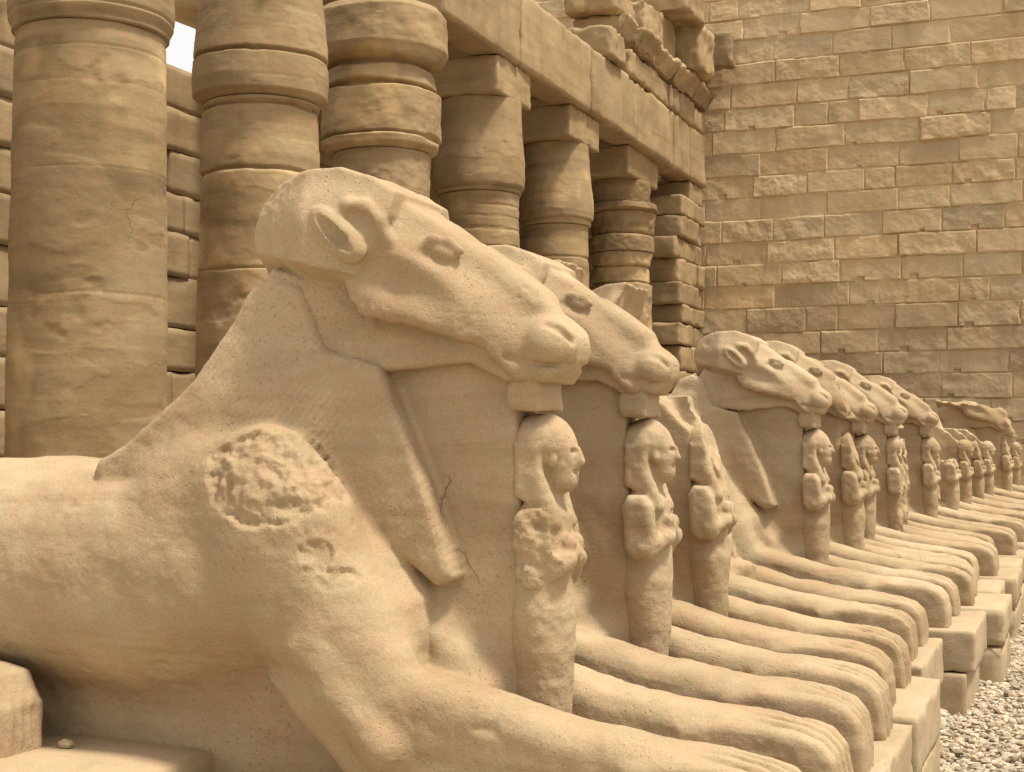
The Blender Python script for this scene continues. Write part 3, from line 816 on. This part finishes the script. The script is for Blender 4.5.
# entablature
XF = CX + 0.72      # front face of the architrave
def ent():
    t = thing("entablature", "broken stone entablature with crumbling cornice running over the columns to the wall", "entablature", (XF, px_col(479), 0))
    y0 = px_col(479)
    ys = [px_col(380) + 0.6, px_col(479) + 0.1, px_col(556), px_col(600), px_col(640), 30.6, 32.0, 33.35]
    rng = np.random.default_rng(3)
    arch = []
    for k, (a, b) in enumerate(zip(ys[:-1], ys[1:])):
        dx = rng.uniform(-0.02, 0.02)
        arch.append(rough_block((-0.62, a - y0 + 0.006, 7.70), (dx, b - y0 - 0.006, 8.93), 0.08, 300 + k, 0.015, 0.03, 0.05, 1.6))
    V, F = merge(arch); T = np.concatenate([np.full((len(v), 3), rng.uniform(0.9, 1.12)) for v, _ in arch])
    link("architrave", to_mesh("architrave", V, F, M_COL, tint=T), t)
    fr = []
    yy = px_col(595)
    while yy < 32.8:
        b = min(yy + rng.uniform(0.9, 1.8), 33.35)
        fr.append(rough_block((-1.1, yy - y0 + 0.008, 8.95), (rng.uniform(-0.06, 0.04), b - y0 - 0.008, rng.uniform(9.45, 9.55)), 0.08, 340 + int(yy * 7), 0.03, 0.03, 0.08, 2.0))
        yy = b
    V, F = merge(fr); T = np.concatenate([np.full((len(v), 3), rng.uniform(0.88, 1.12)) for v, _ in fr])
    link("frieze", to_mesh("frieze", V, F, M_COL, tint=T), t)
    # broken cornice stones: (y, length, z0, z1, x0, x1)
    yb = px_col(590) - 0.6
    cor = [(yb - 0.6, 1.0, 8.97, 9.55, -0.9, 0.12), (yb + 0.1, 0.8, 9.55, 9.95, -0.9, 0.25), (yb + 1.3, 1.1, 9.56, 10.0, -1.0, 0.30), (yb + 2.5, 1.5, 9.57, 9.95, -1.0, 0.24), (yb + 4.1, 1.6, 9.57, 9.95, -1.0, 0.28),
           (yb + 5.8, 1.9, 9.57, 9.98, -1.0, 0.22), (yb + 7.8, 1.9, 9.57, 10.0, -1.0, 0.30), (yb + 1.9, 1.2, 10.02, 10.75, -1.0, 0.05), (yb + 3.2, 1.3, 10.0, 10.9, -1.0, 0.0), (yb + 4.7, 1.3, 10.0, 11.0, -1.0, 0.5),
           (yb + 3.4, 1.6, 10.92, 11.6, -1.0, 0.55), (yb + 6.2, 1.1, 10.0, 10.7, -1.0, -0.05), (yb + 7.4, 1.1, 10.02, 10.45, -1.0, 0.20), (yb + 6.7, 1.7, 10.47, 11.3, -1.0, 0.75),
           (yb - 0.2, 1.2, 9.97, 10.4, -1.0, 0.1)]
    for k, (a, L_, z0, z1, x0, x1) in enumerate(cor):
        b = min(a + L_, 33.3)
        V, F = rough_block((x0, a - y0, z0), (x1, b - y0 - 0.01, z1), 0.05, 400 + k, 0.02, 0.06, 0.12, 2.6)
        if 0.15 < x1 < 0.4:     # cavetto: underside cut back
            tz = (V[:, 2] - z0) / (z1 - z0); m = (V[:, 0] > 0)
            V[:, 0] = np.where(m, V[:, 0] * (0.25 + 0.75 * np.clip(tz * 1.3, 0, 1) ** 1.5), V[:, 0])
        link("cornice_block", to_mesh("cornice_block", V, F, M_COL, tint=np.full((len(V), 3), rng.uniform(0.85, 1.15))), t)
    rf = []
    a = px_col(400)
    while a < 32.5:
        b = min(a + 1.5, 33.3)
        rf.append(rough_block((-5.0, a - y0, 8.3), (-0.64, b - y0 - 0.02, 8.8), 0.25, 500 + int(a), 0.03, 0.02, 0.03))
        a = b
    V, F = merge(rf)
    link("roof_slab", to_mesh("roof_slab", V, F, M_COL, tint=np.ones((len(V), 3))), t)
ent()

# end pier (anta) with ragged stones against the pylon
def pier():
    y0 = 31.1
    t = thing("end_pier", "ragged end pier of stacked blocks where the colonnade meets the back wall", "pier", (XF, y0, 0))
    rng = np.random.default_rng(21)
    z, bl = 0.0, []
    k = 0
    while z < 7.6:
        h = min(rng.uniform(0.42, 0.62), 7.69 - z)
        if h < 0.15: break
        split = rng.uniform(0.9, 1.7)
        f0 = rng.uniform(-0.22, 0.22)
        if z < 6.9: bl.append(rough_block((-1.15, f0, z + 0.006), (rng.uniform(-0.10, 0.04), split - 0.01, z + h - 0.006), 0.05, 600 + k, 0.015, 0.03, 0.05, 2.0))
        bl.append(rough_block((-1.1, split + 0.01, z + 0.006), (rng.uniform(-0.10, 0.04), 33.3 - y0, z + h - 0.006), 0.05, 640 + k, 0.015, 0.03, 0.05, 2.0))
        z += h; k += 1
    V, F = merge(bl); T = np.concatenate([np.full((len(v), 3), rng.uniform(0.8, 1.1)) for v, _ in bl])
    link("stacked_blocks", to_mesh("stacked_blocks", V, F, M_COL, tint=T), t)
pier()

# portico back wall with a broken top
def backwall():
    t = thing("portico_wall", "weathered block wall with broken top behind the columns", "wall", (-12.6, 10, 0))
    rng = np.random.default_rng(31)
    bl, z, k = [], 0.0, 0
    while z < 8.0:
        h = rng.uniform(0.55, 0.8)
        y = 1.0 + rng.uniform(0, 1)
        while y < 33.2:
            L_ = rng.uniform(1.2, 2.2)
            top = 7.35 + 0.35 * math.sin(y * 0.9) if y < 19.6 else 8.2
            if z + h * 0.6 < top:
                bl.append(rough_block((-0.9, y - 10 + 0.003, z + 0.003), (rng.uniform(-0.04, 0.02), min(y + L_, 33.3) - 10 - 0.003, z + h - 0.003), 0.10, 700 + k, 0.010, 0.02, 0.02, 1.8)); k += 1
            y += L_
        z += h
    V, F = merge(bl); T = np.concatenate([np.full((len(v), 3), rng.uniform(0.78, 1.02)) for v, _ in bl])
    link("masonry", to_mesh("masonry", V, F, M_COL, tint=T), t)
backwall()

# ================================================================== SPHINXES
PZ = 0.50     # plinth top
HEADS = {'hero': make_head(1, 0.0062), 'a': make_head(2, 0.011), 'b': make_head(3, 0.013), 'wig1': make_head(4, 0.013, 'wig'), 'wig2': make_head(5, 0.013, 'wig'),
         'snout': make_head(6, 0.013, 'snout'), 'low': make_head(7, 0.016, 'low')}
BODIES = {'hero': make_body(11, 0.0085, True), 'a': make_body(12, 0.014), 'b': make_body(13, 0.018, msc=0.86), 'c': make_body(16, 0.014, msc=0.84), 'corner': make_body(14, 0.014, breakage='corner'),
          'front': make_body(15, 0.015, breakage='front')}
FIGS = {'worn': make_figure(31, 0.0075, 'worn'), 'chest': make_figure(21, 0.0055, 'chest'), 'whole': make_figure(22, 0.0065), 'face': make_figure(23, 0.0075, 'face'), 'headless': make_figure(24, 0.009, 'headless'), 'far': make_figure(25, 0.010)}
bV, bF = rough_block((-0.062, -0.112, 1.195), (0.048, 0.112, 1.31), 0.012, 5, 0.008, 0.004, 0.012, 8)
BLOCK = ("support_block", to_mesh("support_block", bV, bF, M_SPH), [])

SPH = [  # X, Y, turn, scale, body, head, figure, block, label
    (-1.524, 4.127, 0.0, 1.0, 'hero', 1, 'hero', 'chest', True, "nearest ram-headed stone sphinx, with a rough chipped patch on its shoulder"),
    (-1.54, 5.30, 0.4, 1.0, 'c', 0.86, 'a', 'whole', True, "second ram-headed sphinx from the front, whole snout over a figure with folded arms"),
    (-1.60, 6.50, -0.5, 1.0, 'corner', 1.0, 'wig1', 'face', False, "third sphinx from the front, its ram face broken off above a weathered figure"),
    (-1.66, 7.92, 0.6, 1.0, 'front', 1.07, 'wig2', None, False, "fourth sphinx from the front, only a broken lump of its head left and no figure"),
    (-1.61, 9.37, -0.8, 1.0, 'c', 0.81, 'a', 'whole', True, "fifth ram-headed sphinx, its whole head rising clear beyond the two broken ones"),
    (-1.56, 10.60, 1.6, 0.99, 'b', 0.86, 'snout', 'face', False, "sixth sphinx, snout knocked off and figure's face lost"),
    (-1.63, 11.74, -1.2, 0.98, 'b', 0.84, 'b', 'whole', True, "seventh ram-headed sphinx, first of three close-packed whole snouts in mid row"),
    (-1.53, 12.94, 1.0, 0.98, 'c', 0.86, 'a', 'worn', True, "eighth ram-headed sphinx, second of three close-packed whole snouts in mid row"),
    (-1.62, 14.10, -1.5, 0.96, 'b', 0.84, 'snout', 'worn', False, "ninth sphinx, its broken snout hidden behind the eighth one"),
    (-1.475, 15.30, 0.8, 0.98, 'b', 0.82, 'b', 'far', True, "tenth ram-headed sphinx, last whole head before the worn ones at the far end"),
    (-1.42, 17.3, 0.3, 0.96, 'front', 1, None, 'headless', False, "headless sphinx with a headless figure just past the last whole head"),
    (-1.40, 19.0, 0.0, 0.96, 'corner', 0.9, None, 'far', False, "headless sphinx whose figure keeps its head, first of three beyond the headless figure"),
    (-1.36, 20.8, 0.5, 0.95, 'corner', 0.9, None, 'face', False, "headless sphinx with a worn figure, second of three beyond the headless figure"),
    (-1.32, 22.3, -0.4, 0.95, 'corner', 0.9, None, 'far', False, "headless sphinx, third of three beyond the headless figure, in front of the lone far head"),
    (-1.12, 23.6, 0.2, 1.0, 'b', 1.08, 'low', 'face', False, "far sphinx with a ragged worn head, rising beyond the headless ones"),
    (-1.15, 27.6, 0.0, 0.94, 'b', 0.85, 'snout', 'far', False, "last sphinx at the far end of the row, small against the back wall"),
]
ORD = ["nearest", "second", "third", "fourth", "fifth", "sixth", "seventh", "eighth", "ninth", "tenth", "eleventh", "twelfth", "thirteenth", "fourteenth", "fifteenth", "sixteenth"]
rngp = np.random.default_rng(8)
for i, (X, Y, rot, scl, bd, hsc, hd, fg, blk, lab) in enumerate(SPH):
    t = thing("ram_sphinx", lab, "sphinx", (X, Y, PZ), R(rot), "ram-headed sphinxes in a row")
    t.scale = (scl, scl, scl)
    v = [1.0, 1.0, 0.95, 0.97, 1.02, 0.94, 1.0, 1.04, 0.95, 1.0, 1.05, 1.03, 0.97, 1.05, 1.0, 1.03][i]
    t.color = (v, v * (1 + 0.015 * math.sin(i * 2.1)), v * (1 + 0.04 * math.sin(i * 2.1)), 0.137 * i + 0.05)
    items = list(BODIES[bd])
    if hd: items.append(HEADS[hd])
    if fg: items.append(FIGS[fg])
    if blk: items.append(BLOCK)
    for nm, me, subs in items:
        p = link(nm, me, t, (-0.025 if nm == 'king_figure' else -0.04 if nm == 'support_block' else -0.02 if nm == 'head' else 0, 0, 0))
        if nm == "head" and hsc != 1.0:      # heads differ in size: scaled about the chin
            p.scale = (hsc, hsc ** 0.5, hsc); p.location = (-0.02 + 0.02 * (1 - hsc) - (0.03 if hd == 'wig2' else 0), 0, 1.285 * (1 - hsc))
        for sn, sm in subs: link(sn, sm, p)
    # plinth: two courses of blocks
    pl = thing("stone_plinth", "pale block plinth under the %s sphinx of the row" % ORD[i], "plinth", (X, Y, 0), 0, "plinths under the sphinxes")
    fx = [0.87, 0.90, 0.96, 0.90, 1.00, 1.05, 1.02, 1.0, 1.06, 0.98, 1.0, 1.04, 0.97, 1.0, 0.95, 0.95][i]
    hw = 0.54 if i < 10 else 0.68
    res = 0.02 if i < 5 else 0.05
    V, F = merge([rough_block((-3.2, -hw, 0.252), (-0.75, hw, PZ - 0.003), 0.09, 800 + i, 0.012, 0.008, 0.02),
                  rough_block((-0.745, -hw, 0.252), (fx, hw, PZ - 0.003), res, 820 + i, 0.010, 0.010, 0.030, 4.0)])
    link("upper_course", to_mesh("upper_course", V, F, M_PLINTH), pl)
    V, F = rough_block((-3.2, -hw - 0.004, -0.1), (fx - rngp.uniform(-0.02, 0.06), hw + 0.004, 0.248), res * 1.5, 840 + i, 0.010, 0.012, 0.03, 4.0)
    link("lower_course", to_mesh("lower_course", V, F, M_PLINTH), pl)
    if i == 0:
        V, F = rough_block((-3.15, -0.8, PZ - 0.06), (-1.05, 0.5, PZ + 0.13), 0.06, 860, 0.02, 0.01, 0.02)
        link("raised_slab", to_mesh("raised_slab", V, F, M_SPH), pl)

# loose pebbles on the slab by the first sphinx
def pebble(x, y, z, r, seed, label):
    V, F = box_grid((-1, -1, -1), (1, 1, 1), 0.2)
    V = V / np.linalg.norm(V, axis=1, keepdims=True)
    V = V * (1 + 0.22 * fbm(V, 1.2, 3, seed))[:, None] * np.array((1.25, 0.9, 0.75)) * r
    o = link("pebble", to_mesh("pebble", V, F, M_PLINTH), None, (x, y, z), seed)
    tag(o, label, "pebble", "loose pebbles beside the nearest sphinx")
pebble(-3.02, 3.73, PZ + 0.145, 0.02, 3, "small pale pebble near the hind paw of the nearest sphinx")
pebble(-2.55, 3.44, PZ + 0.145, 0.022, 5, "flat pale pebble at the bottom edge below the nearest sphinx's belly")
